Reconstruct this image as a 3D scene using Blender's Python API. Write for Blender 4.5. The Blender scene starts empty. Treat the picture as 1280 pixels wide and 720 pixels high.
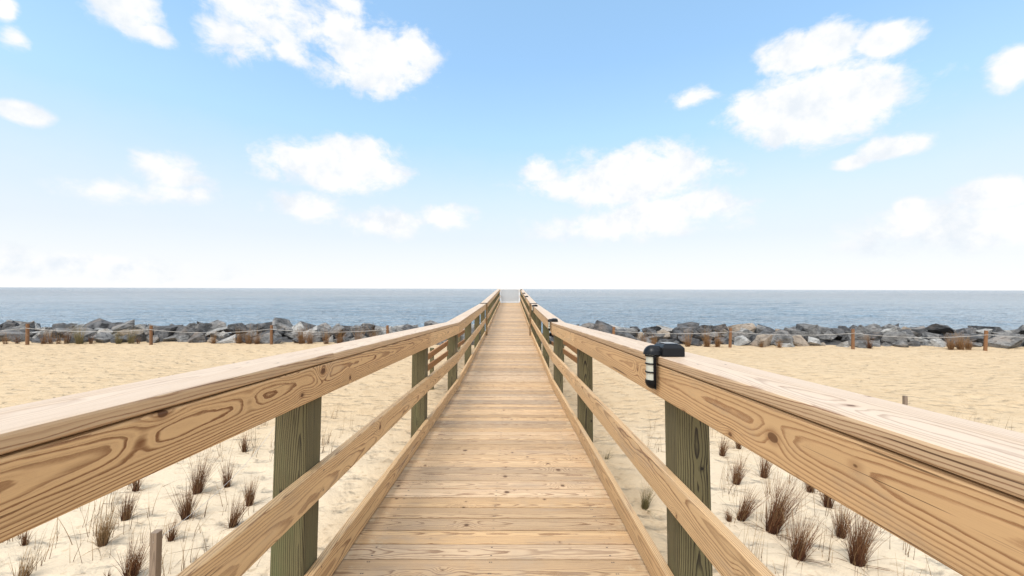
import bpy, bmesh, math, random
from mathutils import Vector, Matrix, noise as mnoise

random.seed(7)
scene = bpy.context.scene
COL = scene.collection
R = math.radians
F = 500.0 / 1280.0            # focal length in image widths
CAM_Z = 2.5
VPX, HZ = 639.0, 361.0

# ------------------------------------------------------------------ helpers
def link(o):
    COL.objects.link(o)
    return o

def mesh_obj(name, verts, faces, mat=None, parent=None, attrs=None, smooth=False, loc=None):
    me = bpy.data.meshes.new(name)
    me.from_pydata([tuple(v) for v in verts], [], faces)
    if attrs:
        for an, (typ, vals) in attrs.items():
            a = me.attributes.new(an, typ, 'POINT')
            if typ == 'FLOAT':
                a.data.foreach_set('value', vals)
            else:
                flat = [c for v in vals for c in v]
                a.data.foreach_set('vector', flat)
    if mat:
        for m in (mat if isinstance(mat, (list, tuple)) else [mat]):
            me.materials.append(m)
    if smooth:
        me.polygons.foreach_set('use_smooth', [True] * len(me.polygons))
    me.update()
    o = bpy.data.objects.new(name, me)
    link(o)
    if parent:
        o.parent = parent
    if loc is not None:
        o.location = loc
    return o

def empty(name, loc=(0, 0, 0)):
    o = bpy.data.objects.new(name, None)
    o.empty_display_size = 0.2
    o.location = loc
    return link(o)

def tag(o, label=None, cat=None, group=None, kind=None):
    if label: o['label'] = label
    if cat: o['category'] = cat
    if group: o['group'] = group
    if kind: o['kind'] = kind
    return o

def at_ground(px, py, z=0.0):
    d = (CAM_Z - z) * 500.0 / (py - HZ)
    return ((px - VPX) / 500.0 * d, d)

# ------------------------------------------------------------------ node helpers
class NT:
    def __init__(self, tree):
        self.t = tree
        self.n = tree.nodes
        self.l = tree.links
    def new(self, typ, **kw):
        n = self.n.new(typ)
        for k, v in kw.items():
            setattr(n, k, v)
        return n
    def set(self, sock, v):
        if isinstance(v, bpy.types.NodeSocket):
            self.l.new(v, sock)
        else:
            sock.default_value = v
    def math(self, op, a, b=None, c=None, clamp=False):
        n = self.new('ShaderNodeMath', operation=op, use_clamp=clamp)
        self.set(n.inputs[0], a)
        if b is not None: self.set(n.inputs[1], b)
        if c is not None: self.set(n.inputs[2], c)
        return n.outputs[0]
    def vmath(self, op, a, b=None, out=0):
        n = self.new('ShaderNodeVectorMath', operation=op)
        self.set(n.inputs[0], a)
        if b is not None: self.set(n.inputs[1], b)
        return n.outputs['Value'] if op in ('LENGTH', 'DOT_PRODUCT', 'DISTANCE') else n.outputs[0]
    def comb(self, x, y, z):
        n = self.new('ShaderNodeCombineXYZ')
        for s, v in zip(n.inputs, (x, y, z)): self.set(s, v)
        return n.outputs[0]
    def sep(self, v):
        n = self.new('ShaderNodeSeparateXYZ')
        self.set(n.inputs[0], v)
        return n.outputs
    def noise(self, vec, scale=1.0, detail=2.0, rough=0.5, dist=0.0, color=False):
        n = self.new('ShaderNodeTexNoise', noise_dimensions='3D')
        self.set(n.inputs['Vector'], vec)
        self.set(n.inputs['Scale'], scale)
        self.set(n.inputs['Detail'], detail)
        self.set(n.inputs['Roughness'], rough)
        self.set(n.inputs['Distortion'], dist)
        return n.outputs['Color' if color else 'Fac']
    def ss(self, x, lo, hi, a=0.0, b=1.0):
        n = self.new('ShaderNodeMapRange', interpolation_type='SMOOTHSTEP')
        self.set(n.inputs['Value'], x)
        self.set(n.inputs['From Min'], lo); self.set(n.inputs['From Max'], hi)
        self.set(n.inputs['To Min'], a); self.set(n.inputs['To Max'], b)
        return n.outputs[0]
    def mix(self, fac, a, b, blend='MIX'):
        n = self.new('ShaderNodeMix', data_type='RGBA', blend_type=blend)
        self.set(n.inputs[0], fac)
        for s, v in ((n.inputs[6], a), (n.inputs[7], b)):
            if isinstance(v, (tuple, list)) and len(v) == 3: v = (*v, 1.0)
            self.set(s, v)
        return n.outputs[2]
    def attr(self, name, out='Fac'):
        n = self.new('ShaderNodeAttribute', attribute_name=name)
        return n.outputs[out]
    def bump(self, h, strength=0.3, dist=0.01, normal=None):
        n = self.new('ShaderNodeBump')
        self.set(n.inputs['Strength'], strength)
        self.set(n.inputs['Distance'], dist)
        self.set(n.inputs['Height'], h)
        if normal is not None: self.set(n.inputs['Normal'], normal)
        return n.outputs[0]

def new_mat(name):
    m = bpy.data.materials.new(name)
    m.use_nodes = True
    t = NT(m.node_tree)
    b = m.node_tree.nodes['Principled BSDF']
    return m, t, b

def simple_mat(name, col, rough=0.6, spec=0.4, noise_amt=0.15, scale=20.0, metal=0.0):
    m, t, b = new_mat(name)
    tc = t.new('ShaderNodeTexCoord').outputs['Object']
    n = t.noise(tc, scale, 4, 0.6)
    c2 = tuple(c * (1 - noise_amt) for c in col)
    c3 = tuple(min(1, c * (1 + noise_amt)) for c in col)
    t.set(b.inputs['Base Color'], t.mix(n, c2, c3))
    b.inputs['Roughness'].default_value = rough
    b.inputs['Specular IOR Level'].default_value = spec
    b.inputs['Metallic'].default_value = metal
    t.set(b.inputs['Normal'], t.bump(n, 0.15, 0.004))
    return m

# ------------------------------------------------------------------ wood
def wood_mat(name, light, dark, spacing=0.0062, contrast=1.0, knots=None, auto=1.0,
             nails=None, nail_v=0.045, bleach=0.0, tint=0.16, rough=0.62, pith=(0.05, 0.10), pyo=None,
             wob=0.017, stain=None, taper=0.018, checks=0.8, hue=0.5):
    """Sawn pine: growth rings of a wandering log cut by the board, with knots.
    Board coordinates come from the point attributes bc = (along, across, through) and seed."""
    m, t, b = new_mat(name)
    bc = t.attr('bc', 'Vector')
    seed = t.attr('seed')
    u, v, w = t.sep(bc)
    so = t.math('MULTIPLY', seed, 13.71)
    so2 = t.math('MULTIPLY', seed, 7.13)
    us = t.math('ADD', u, so)
    # slow wander of the log along the length
    n1 = t.noise(t.comb(t.math('MULTIPLY', us, 0.75), so2, 1.7), 1.0, 2.0, 0.5)
    n2 = t.noise(t.comb(t.math('MULTIPLY', us, 0.85), so2, 9.3), 1.0, 3.0, 0.55)
    n1 = t.math('MULTIPLY', t.math('SUBTRACT', n1, 0.5), wob * 2.4)
    n2 = t.math('MULTIPLY', t.math('SUBTRACT', n2, 0.5), wob * 3.2)
    # per board pith position
    wn = t.new('ShaderNodeTexWhiteNoise', noise_dimensions='1D')
    t.set(wn.inputs['W'], seed)
    rr, rg, rb = t.sep(wn.outputs['Color'])
    py = t.math('MULTIPLY', t.math('SUBTRACT', rr, 0.5), 0.09)
    if pyo is not None: py = pyo
    pz = t.math('MULTIPLY_ADD', rg, pith[1] - pith[0], pith[0])
    # fine waver
    fn = t.noise(t.comb(t.math('MULTIPLY', us, 3.2), t.math('MULTIPLY_ADD', v, 16.0, so2), t.math('MULTIPLY', w, 16.0)), 1.0, 3.0, 0.55)
    fw = t.math('MULTIPLY', t.math('SUBTRACT', fn, 0.5), 0.011)
    dy = t.math('ADD', t.math('SUBTRACT', v, py), n1)
    dz = t.math('ADD', t.math('ADD', w, pz), n2)
    r = t.math('SQRT', t.math('ADD', t.math('MULTIPLY', dy, dy), t.math('MULTIPLY', dz, dz)))
    r = t.math('ADD', r, fw)
    fn2 = t.noise(t.comb(t.math('MULTIPLY', us, 11.0), t.math('MULTIPLY_ADD', v, 55.0, so2), t.math('MULTIPLY', w, 55.0)), 1.0, 4.0, 0.65)
    r = t.math('ADD', r, t.math('MULTIPLY', t.math('SUBTRACT', fn2, 0.5), 0.0034))
    r = t.math('ADD', r, t.math('MULTIPLY', u, taper))
    knotmask = None
    pull = None
    def addknot(d, size, sig, amp):
        nonlocal knotmask, pull
        g = t.math('EXPONENT', t.math('MULTIPLY', t.math('POWER', t.math('DIVIDE', d, sig), 2.0), -1.0))
        g = t.math('MULTIPLY', g, amp)
        pull = g if pull is None else t.math('ADD', pull, g)
        k = t.math('SUBTRACT', size, d)
        knotmask = k if knotmask is None else t.math('MAXIMUM', knotmask, k)
    if auto > 0:
        vo = t.new('ShaderNodeTexVoronoi', voronoi_dimensions='2D', feature='F1')
        vo.inputs['Scale'].default_value = 1.0
        vo.inputs['Randomness'].default_value = 0.9
        cu, cv = 1.9, 6.0
        vs = t.math('MULTIPLY_ADD', v, cv, so2)
        t.set(vo.inputs['Vector'], t.comb(t.math('MULTIPLY', us, cu), vs, 0.0))
        pu, pv, _ = t.sep(vo.outputs['Position'])
        du = t.math('DIVIDE', t.math('SUBTRACT', t.math('MULTIPLY', us, cu), pu), cu)
        dv = t.math('DIVIDE', t.math('SUBTRACT', vs, pv), cv)
        d = t.vmath('LENGTH', t.comb(t.math('MULTIPLY', du, 0.62), dv, 0.0))
        d2 = t.vmath('LENGTH', t.comb(du, dv, 0.0))
        kr, kg, kb = t.sep(vo.outputs['Color'])
        on = t.ss(kr, 0.66 - 0.16 * auto, 0.70 - 0.16 * auto)
        size = t.math('MULTIPLY', t.math('MULTIPLY_ADD', t.math('POWER', kg, 2.0), 0.014, 0.0035), on)
        sig = t.math('MULTIPLY_ADD', kg, 0.03, 0.018)
        amp = t.math('MULTIPLY', t.math('MULTIPLY_ADD', kb, 0.030, 0.004), on)
        g = t.math('MULTIPLY', t.math('EXPONENT', t.math('MULTIPLY', t.math('POWER', t.math('DIVIDE', d, sig), 2.0), -1.0)), amp)
        pull = g
        knotmask = t.math('SUBTRACT', size, d2)
    for (ku, kv, ks, ka) in (knots or []):
        kd = t.vmath('LENGTH', t.comb(t.math('MULTIPLY', t.math('SUBTRACT', u, ku), 0.6), t.math('SUBTRACT', v, kv), 0.0))
        addknot(kd, ks, max(0.03, ks * 3.0), ka)
    if pull is not None:
        r = t.math('ADD', r, pull)
    ph = t.math('DIVIDE', r, spacing)
    p = t.math('FRACT', ph)
    ring = t.math('FLOOR', ph)
    wr = t.new('ShaderNodeTexWhiteNoise', noise_dimensions='1D')
    t.set(wr.inputs['W'], t.math('ADD', ring, so2))
    rv = wr.outputs['Value']
    start = t.math('MULTIPLY_ADD', rv, 0.34, 0.28)
    band = t.math('MULTIPLY', t.ss(p, start, 0.86), t.ss(p, 0.92, 1.0, 1.0, 0.0))
    band = t.math('MULTIPLY', band, t.math('MULTIPLY_ADD', rv, 0.45, 0.55))
    # fibres and blotches
    fib = t.noise(t.comb(t.math('MULTIPLY', us, 5.0), t.math('MULTIPLY_ADD', v, 420.0, so), t.math('MULTIPLY', w, 420.0)), 1.0, 3.0, 0.6)
    blo = t.noise(t.comb(t.math('MULTIPLY', us, 1.6), t.math('MULTIPLY_ADD', v, 9.0, so), t.math('MULTIPLY', w, 9.0)), 1.0, 4.0, 0.6)
    fac = t.math('MULTIPLY', band, contrast)
    fac = t.math('ADD', fac, t.math('MULTIPLY', t.math('SUBTRACT', fib, 0.5), 0.45))
    fac = t.math('ADD', fac, t.math('MULTIPLY', t.math('SUBTRACT', blo, 0.5), 0.35), clamp=True)
    col = t.mix(fac, light, dark)
    # pale streaks along the fibres and thin drying checks
    stk = t.noise(t.comb(t.math('MULTIPLY', us, 0.9), t.math('MULTIPLY_ADD', v, 70.0, so2), t.math('MULTIPLY', w, 70.0)), 1.0, 4.0, 0.6)
    col = t.mix(t.ss(stk, 0.52, 0.72, 0.0, 0.40), col, tuple(min(1.0, c * 1.12) for c in light))
    chk = t.noise(t.comb(t.math('MULTIPLY', us, 1.7), t.math('MULTIPLY_ADD', v, 150.0, so), t.math('MULTIPLY', w, 150.0)), 1.0, 2.0, 0.5)
    col = t.mix(t.ss(chk, 0.665, 0.70, 0.0, checks), col, tuple(c * 0.35 for c in dark))
    dirt = t.noise(t.comb(t.math('MULTIPLY', us, 2.4), t.math('MULTIPLY_ADD', v, 7.0, so), t.math('MULTIPLY', w, 7.0)), 1.0, 6.0, 0.72)
    col = t.mix(t.ss(dirt, 0.56, 0.74, 0.0, 0.38), col, (0.30, 0.235, 0.17))
    # per board tone
    tone = t.math('MULTIPLY_ADD', rb, tint * 2, 1.0 - tint)
    tone = t.math('ADD', tone, t.math('MULTIPLY', t.math('SUBTRACT', blo, 0.5), 0.40))
    warm = t.mix(rg, (1.0, 1.0 - 0.08 * hue, 1.0 - 0.20 * hue), (1.0, 1.0 + 0.02 * hue, 1.0 + 0.10 * hue))
    col = t.mix(1.0, col, warm, 'MULTIPLY')
    tv = t.comb(tone, tone, tone)
    col = t.mix(1.0, col, tv, 'MULTIPLY')
    if stain:
        st = t.noise(t.comb(t.math('MULTIPLY', us, 0.8), t.math('MULTIPLY_ADD', v, 4.0, so), t.math('MULTIPLY', w, 4.0)), 2.0, 5.0, 0.65)
        col = t.mix(t.ss(st, 0.5, 0.75, 0.0, stain[1]), col, stain[0])
    if bleach > 0:      # silvered upper faces, weathered by sun and rain
        geo = t.new('ShaderNodeNewGeometry')
        nz = t.sep(geo.outputs['True Normal'])[2]
        f = t.math('MULTIPLY', t.ss(nz, 0.6, 0.95), bleach)
        wn2 = t.noise(t.comb(t.math('MULTIPLY', us, 1.3), t.math('MULTIPLY_ADD', v, 14.0, so), 3.0), 1.0, 5.0, 0.6)
        f = t.math('MULTIPLY', f, t.ss(wn2, 0.25, 0.6, 0.55, 1.0))
        pale = t.mix(fac, (0.57, 0.455, 0.345), (0.40, 0.29, 0.205))
        col = t.mix(f, col, pale)
    if knotmask is not None:
        kin = t.ss(knotmask, -0.0015, 0.0015)
        kring = t.math('FRACT', t.math('MULTIPLY', knotmask, 330.0))
        kcol = t.mix(t.math('MULTIPLY', kring, 0.9), tuple(c * 0.42 for c in dark), tuple(c * 0.10 for c in dark))
        col = t.mix(t.math('MULTIPLY', kin, 0.94), col, kcol)
        halo = t.ss(knotmask, -0.014, -0.001)
        col = t.mix(t.math('MULTIPLY', halo, 0.40), col, dark)
    if name == 'deck_pine':
        gp = t.new('ShaderNodeNewGeometry').outputs['Position']
        wear = t.noise(gp, 1.6, 5, 0.7)
        col = t.mix(t.ss(wear, 0.52, 0.70, 0.0, 0.40), col, (0.34, 0.262, 0.185))
        gx_ = t.math('ABSOLUTE', t.math('ADD', t.sep(gp)[0], 0.09))
        dust = t.noise(gp, 7.0, 6, 0.75)
        dust = t.math('ADD', dust, t.ss(gx_, 0.45, 0.80, -0.06, 0.10))
        col = t.mix(t.ss(dust, 0.58, 0.74, 0.0, 0.6), col, (0.53, 0.42, 0.27))
    if nails:
        mod, off = nails
        a = t.math('SUBTRACT', t.math('PINGPONG', t.math('ADD', u, off), mod / 2), 0.0)
        a = t.math('ADD', a, t.math('MULTIPLY', t.math('SUBTRACT', rr, 0.5), 0.012))
        c = t.math('SUBTRACT', t.math('ABSOLUTE', v), nail_v)
        c = t.math('ADD', c, t.math('MULTIPLY', t.math('SUBTRACT', rg, 0.5), 0.016))
        nd = t.vmath('LENGTH', t.comb(a, c, 0.0))
        col = t.mix(t.ss(nd, 0.0030, 0.0052, 0.9, 0.0), col, (0.035, 0.03, 0.028))
    t.set(b.inputs['Base Color'], col)
    b.inputs['Roughness'].default_value = rough
    b.inputs['Specular IOR Level'].default_value = 0.35
    h = t.math('ADD', t.math('MULTIPLY', fac, -0.5), t.math('MULTIPLY', fib, 0.5))
    t.set(b.inputs['Normal'], t.bump(h, 0.35, 0.0016))
    return m

LIGHT = (0.60, 0.398, 0.200)
DARK = (0.155, 0.060, 0.019)
def kn(side, px, py):
    """pixel on an inner rail face of the near ramp -> (distance along, height over deck)"""
    X = 0.85 if side < 0 else 0.67
    d = X * 500 / abs(px - VPX)
    hz = HZ + (px - 640) * 0.0031
    return d, 1.28 + 0.052 * d - (py - hz) / 500 * d
def klist(side, lst, hc):
    out = []
    for px, py, s, a in lst:
        d, h = kn(side, px, py)
        out.append((d, h - hc, s, a))
    return out

RAIL_HC = 0.957
M = {}
M['rail_left'] = wood_mat('rail_pine_left', (0.57, 0.365, 0.178), (0.150, 0.054, 0.014), 0.0060, 1.3,
    klist(-1, [(398, 466, .013, .030), (371, 497, .007, .010), (181, 524, .009, .010), (150, 562, .0, .012), (300, 507, .0, .010)], RAIL_HC),
    auto=0.15, tint=0.05, pith=(0.040, 0.05), wob=0.010, pyo=0.022)
M['rail_right'] = wood_mat('rail_pine_right', (0.575, 0.375, 0.192), (0.245, 0.112, 0.043), 0.0085, 0.95,
    klist(1, [(983, 555, .012, .022), (924, 549, .006, .014), (862, 519, .007, .010), (1100, 596, .003, .004)], RAIL_HC),
    auto=0.2, tint=0.05, pith=(0.05, 0.07), wob=0.009, pyo=0.016)
M['rail'] = wood_mat('rail_pine', LIGHT, DARK, 0.0068, 0.9, auto=0.9, nails=(2.38, -1.80), tint=0.12, stain=((0.34, 0.27, 0.20), 0.4))
M['cap'] = wood_mat('cap_pine', (0.49, 0.335, 0.19), (0.185, 0.083, 0.034), 0.0062, 0.95, auto=0.25, bleach=0.85, tint=0.08, rough=0.55, nails=(1.19, -0.3), nail_v=0.06)
M['deck'] = wood_mat('deck_pine', (0.51, 0.362, 0.212), (0.175, 0.090, 0.040), 0.0058, 1.0, auto=0.95, nails=(0.62, 0.10), nail_v=0.042, tint=0.24, rough=0.6, hue=1.0, checks=0.9,
                     stain=((0.29, 0.215, 0.155), 0.5))
M['post'] = wood_mat('post_green_pine', (0.135, 0.114, 0.053), (0.018, 0.012, 0.006), 0.0088, 1.25, auto=1.3, wob=0.034, checks=1.0, tint=0.16, rough=0.75, stain=((0.098, 0.112, 0.046), 0.6))
M['frame'] = wood_mat('joist_pine', (0.34, 0.24, 0.12), (0.16, 0.09, 0.04), 0.0062, 0.8, auto=0.6)
M['trim'] = wood_mat('trim_pine', (0.22, 0.14, 0.065), (0.10, 0.05, 0.02), 0.0062, 0.8, auto=0.4)
M['brown'] = wood_mat('brown_pine', (0.36, 0.185, 0.075), (0.19, 0.08, 0.03), 0.0066, 0.8, auto=0.6)
M['fpost'] = wood_mat('fence_post_pine', (0.19, 0.095, 0.042), (0.09, 0.04, 0.017), 0.006, 0.8, auto=0.4)
M['stake'] = wood_mat('grey_stake_wood', (0.24, 0.18, 0.13), (0.10, 0.07, 0.05), 0.005, 0.8, auto=0.3)
M['black'] = simple_mat('black_plastic', (0.004, 0.0045, 0.006), 0.35, 0.22, 0.3, 60)
M['panel'] = simple_mat('solar_glass', (0.02, 0.028, 0.045), 0.12, 0.6, 0.2, 60)
M['lens'] = simple_mat('frosted_lens', (0.46, 0.45, 0.37), 0.35, 0.5, 0.06, 30)
M['rope'] = simple_mat('pale_rope', (0.42, 0.40, 0.37), 0.8, 0.2, 0.2, 90)
M['metal_dark'] = simple_mat('dark_strap', (0.03, 0.026, 0.024), 0.5, 0.4, 0.3, 60)
M['gate_white'] = simple_mat('white_gate_paint', (0.74, 0.74, 0.72), 0.5, 0.4, 0.08, 8)
M['gate_grey'] = simple_mat('pale_grey_gate_panel', (0.40, 0.42, 0.43), 0.45, 0.4, 0.12, 5)

# ------------------------------------------------------------------ boards
class Boards:
    """collects boards into one mesh with board coordinates"""
    def __init__(self):
        self.v, self.f, self.bc, self.sd = [], [], [], []
    def sweep(self, prof, e0, e1, c0, seed, uvw):
        """prof: list of (a,b) profile points; e0/e1: functions (a,b)->Vector for both ends;
        uvw: function (end, a, b) -> board coordinate"""
        n = len(prof); base = len(self.v)
        for e, fn in ((0, e0), (1, e1)):
            for a, b in prof:
                self.v.append(fn(a, b)); self.bc.append(uvw(e, a, b)); self.sd.append(seed)
        for i in range(n):
            j = (i + 1) % n
            self.f.append((base + i, base + j, base + n + j, base + n + i))
        # end caps use their own verts so that their grain reads as end grain
        for e, rev in ((0, True), (1, False)):
            s = len(self.v)
            for i in range(n):
                k = base + e * n + i
                self.v.append(self.v[k]); self.bc.append(self.bc[k]); self.sd.append(seed)
            idx = list(range(s, s + n))
            self.f.append(tuple(reversed(idx)) if rev else tuple(idx))
    def build(self, name, mat, parent=None, loc=None):
        vs = self.v
        if loc is not None:
            L = Vector(loc); vs = [v - L for v in vs]
        o = mesh_obj(name, vs, self.f, mat, parent, {'bc': ('FLOAT_VECTOR', self.bc), 'seed': ('FLOAT', self.sd)}, loc=loc)
        bm = bmesh.new(); bm.from_mesh(o.data)
        bmesh.ops.recalc_face_normals(bm, faces=bm.faces)
        bm.to_mesh(o.data); bm.free()
        return o

def chamfer_rect(a0, a1, b0, b1, c=0.005):
    k = c * 0.3
    return [(a0 + c, b0), (a1 - c, b0), (a1 - k, b0 + k), (a1, b0 + c), (a1, b1 - c), (a1 - k, b1 - k), (a1 - c, b1), (a0 + c, b1), (a0 + k, b1 - k), (a0, b1 - c), (a0, b0 + c), (a0 + k, b0 + k)]

# sections of the walkway: start point, slope, length
SEC = []
th = [-0.052, 0.006, 0.0282]
ln = [6.51, 7.10, 17.5]
p = Vector((0, 0, CAM_Z - 1.28))
for i in range(3):
    c, s = math.cos(math.atan(th[i])), math.sin(math.atan(th[i]))
    SEC.append(dict(o=p.copy(), d=Vector((0, c, s)), n=Vector((0, -s, c)), L=ln[i]))
    p = p + Vector((0, c, s)) * ln[i]
def up_at(i, s):
    """miter direction at a kink, else the section's normal"""
    S = SEC[i]
    if abs(s - S['L']) < 1e-4 and i < 2:
        m = (S['n'] + SEC[i + 1]['n']).normalized(); return m / m.dot(S['n'])
    if abs(s) < 1e-4 and i > 0:
        m = (S['n'] + SEC[i - 1]['n']).normalized(); return m / m.dot(S['n'])
    return S['n']
def P(i, s, x, h):
    S = SEC[i]
    return S['o'] + S['d'] * s + up_at(i, s) * h + Vector((x, 0, 0))

def rail_piece(name, mat, parent, i, s0, s1, x0, x1, h0, h1, seed, c=0.005, flat=False, jig=0.0):
    B = Boards()
    jx = random.uniform(-jig, jig); jh = random.uniform(-jig, jig)
    xc, hc = (x0 + x1) / 2, (h0 + h1) / 2
    acc = sum(S['L'] for S in SEC[:i])
    def uvw(e, a, b):
        u = acc + (s0, s1)[e]
        return (u, a - xc, b - hc) if flat else (u, b - hc, a - xc)
    gap = 0.0012
    e0 = s0 if abs(s0) < 1e-4 and i > 0 else s0 + gap
    e1 = s1 if abs(s1 - SEC[i]['L']) < 1e-4 and i < 2 else s1 - gap
    B.sweep(chamfer_rect(x0, x1, h0, h1, c), lambda a, b: P(i, e0, a + jx, b + jh), lambda a, b: P(i, e1, a + jx, b + jh), 0, seed, uvw)
    return B.build(name, mat, parent)

def ground_h(x, y):
    v = Vector((x * 0.35, y * 0.35, 3.1))
    z = (mnoise.noise(v) * 0.07 + mnoise.noise(v * 2.7) * 0.035)
    z *= max(0.0, min(1.0, (19.5 - y) / 4.0))
    if -14 < y < 20 and abs(x) < 40:
        z += mnoise.noise(Vector((x * 2.6, y * 2.6, 8.0))) * 0.022
        z += mnoise.noise(Vector((x * 5.5, y * 5.5, 2.0))) * 0.014
    y += 0.022 * max(-30, min(30, x))
    if y > 17.6:
        k = min(1.0, (y - 17.9) / 1.8) if y > 17.9 else 0.0; z += 0.15 * k * k * (3 - 2 * k)
    if y > 20.5:
        k = min(1.0, (y - 20.5) / 5.0); z -= 2.1 * k * k * (3 - 2 * k)
    if y > 25: z -= min(2.0, (y - 25) * 0.04)
    return z

XL, XR = -0.85, 0.67           # inner faces of the rails
walk = empty('boardwalk', (0, 0, 0))
tag(walk, 'long pine boardwalk with low wooden railings crossing the beach towards the sea', 'boardwalk')

# --- deck: one part, planks inside the mesh
post_s = {0: [1.74, 4.12], 1: [0.0, 2.35, 4.70, 6.95], 2: [2.4, 4.8, 7.2, 9.6, 12.0, 14.4, 17.35]}
post_s[0] = [-0.64] + post_s[0]
B = Boards()
pitch, gapw, th_ = 0.1345, 0.0105, 0.036
for i in range(3):
    S = SEC[i]
    s = -1.3 if i == 0 else 0.004
    while s < S['L'] - 0.02:
        s1 = min(s + pitch - gapw + random.uniform(-.003, .0025), S['L'] - 0.004)
        hit = any(s1 > q - 0.08 and s < q + 0.16 for q in post_s[i])
        xa = -0.885 if hit else XL - 0.038 - random.uniform(.035, .075)
        xb = 0.705 if hit else XR + 0.038 + random.uniform(.03, .075)
        seed = random.uniform(0, 100)
        dh = random.uniform(-.0018, .0012); tl = random.uniform(-.0012, .0012); sk = random.uniform(-.0012, .0012)
        sc = (s + s1) / 2
        prof = chamfer_rect(s, s1, -th_, 0.0, 0.0022)
        def mk(x, i=i, dh=dh, tl=tl, sc=sc, sk=sk):
            def fn(a, b):
                q = SEC[i]
                return q['o'] + q['d'] * (a + sk * x) + q['n'] * (b + dh + tl * (1 if a > sc else -1)) + Vector((x, 0, 0))
            return fn
        B.sweep(prof, mk(xa), mk(xb), 0, seed, lambda e, a, b, xa=xa, xb=xb, sc=sc: ((xa, xb)[e], a - sc, b))
        s += pitch
deck = B.build('deck', M['deck'], walk)

# --- framing under the deck
for i in range(3):
    s0 = -1.3 if i == 0 else 0.0
    for x in (-0.868, -0.09, 0.688):
        rail_piece('joist', M['frame'], walk, i, s0, SEC[i]['L'], x - 0.018, x + 0.018, -0.275, -0.0385, random.uniform(0, 90), 0.003)

# --- railings
acc = [0, SEC[0]['L'], SEC[0]['L'] + SEC[1]['L']]
def joints(i):
    if i == 0: return [(-1.3, -0.57), (-0.57, 4.19), (4.19, SEC[0]['L'])]
    if i == 1: return [(0.0, 2.42), (2.42, 7.06)]
    return [(0.03, 4.87), (4.87, 9.67), (9.67, 14.47), (14.47, 17.45)]
for side in (-1, 1):
    xin = XL if side < 0 else XR
    def xs(a, b):                           # offsets outward from the inner face
        q = (xin + side * a, xin + side * b); return min(q), max(q)
    for i in range(3):
        for (s0, s1) in joints(i):
            near = i == 0 and s0 < 0 and s1 > 0
            mr = M['rail_left' if side < 0 else 'rail_right'] if near else M['rail']
            a, b_ = xs(0.0, 0.038)
            sd = random.uniform(0, 90)
            if near: sd = 21.3 if side < 0 else 47.9
            rail_piece('top_rail', mr, walk, i, s0, s1, a, b_, 0.884, 1.0275, sd, 0.006)
            rail_piece('middle_rail', M['rail'], walk, i, s0, s1, a, b_, 0.432, 0.574, random.uniform(0, 90), 0.006, jig=0.002)
            rail_piece('kick_board', M['rail'], walk, i, s0, s1, a, b_, 0.006, 0.136, random.uniform(0, 90), 0.006, jig=0.002)
        # caps break above other posts than the rails
        cj = {0: [(-1.3, 1.86), (1.86, 4.75), (4.75, SEC[0]['L'])], 1: [(0.0, 4.77), (4.77, 7.06)], 2: [(0.03, 2.47), (2.47, 7.27), (7.27, 12.07), (12.07, 17.47)]}[i]
        for (s0, s1) in cj:
            a, b_ = xs(-0.003, 0.214)
            rail_piece('rail_cap', M['cap'], walk, i, s0, s1, a, b_, 1.032, 1.070, random.uniform(0, 90), 0.007, flat=True, jig=0.001)
        for q in post_s[i]:
            if abs(q - 1.74) < 1e-6: q = 1.705 if side < 0 else 1.665
            a, b_ = xs(0.0385, 0.178)
            o0, d0, n0 = SEC[i]['o'], SEC[i]['d'], (SEC[i]['n'] if not (i == 1 and q == 0.0) else SEC[0]['n'])
            top = 1.030
            if i == 1 and q == 0.0: top = 1.026
            basep = o0 + d0 * (q + 0.07)
            gz = ground_h(xin, basep.y) - 0.5
            low = (gz - basep.z)
            Bp = Boards()
            xc = (a + b_) / 2
            Bp.sweep(chamfer_rect(a, b_, q, q + 0.14, 0.006),
                     lambda aa, bb: o0 + d0 * bb + n0 * low + Vector((aa, 0, 0)),
                     lambda aa, bb: o0 + d0 * bb + n0 * top + Vector((aa, 0, 0)), 0, random.uniform(0, 90),
                     lambda e, aa, bb, q=q, xc=xc: ((low, top)[e], aa - xc, bb - q - 0.07))
            Bp.build('post', M['post'], walk)
    # trim post and dark strap where the landing meets the far ramp
    S = SEC[1]
    a, b_ = xs(-0.052, -0.0085)
    Bp = Boards()
    Bp.sweep(chamfer_rect(a, b_, 6.98, 7.08, 0.005), lambda aa, bb: S['o'] + S['d'] * bb + S['n'] * 0.003 + Vector((aa, 0, 0)),
             lambda aa, bb: S['o'] + S['d'] * bb + S['n'] * 1.069 + Vector((aa, 0, 0)), 0, random.uniform(0, 90),
             lambda e, aa, bb, xc=(a + b_) / 2: ((0, 1)[e], aa - xc, bb - 7.0))
    Bp.build('trim_post', M['trim'], walk)
    a, b_ = xs(-0.052, 0.215)
    rail_piece('cap_strap', M['metal_dark'], walk, 1, 6.99, 7.07, a, b_, 1.0715, 1.094, 1.0, 0.002, flat=True)

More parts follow.
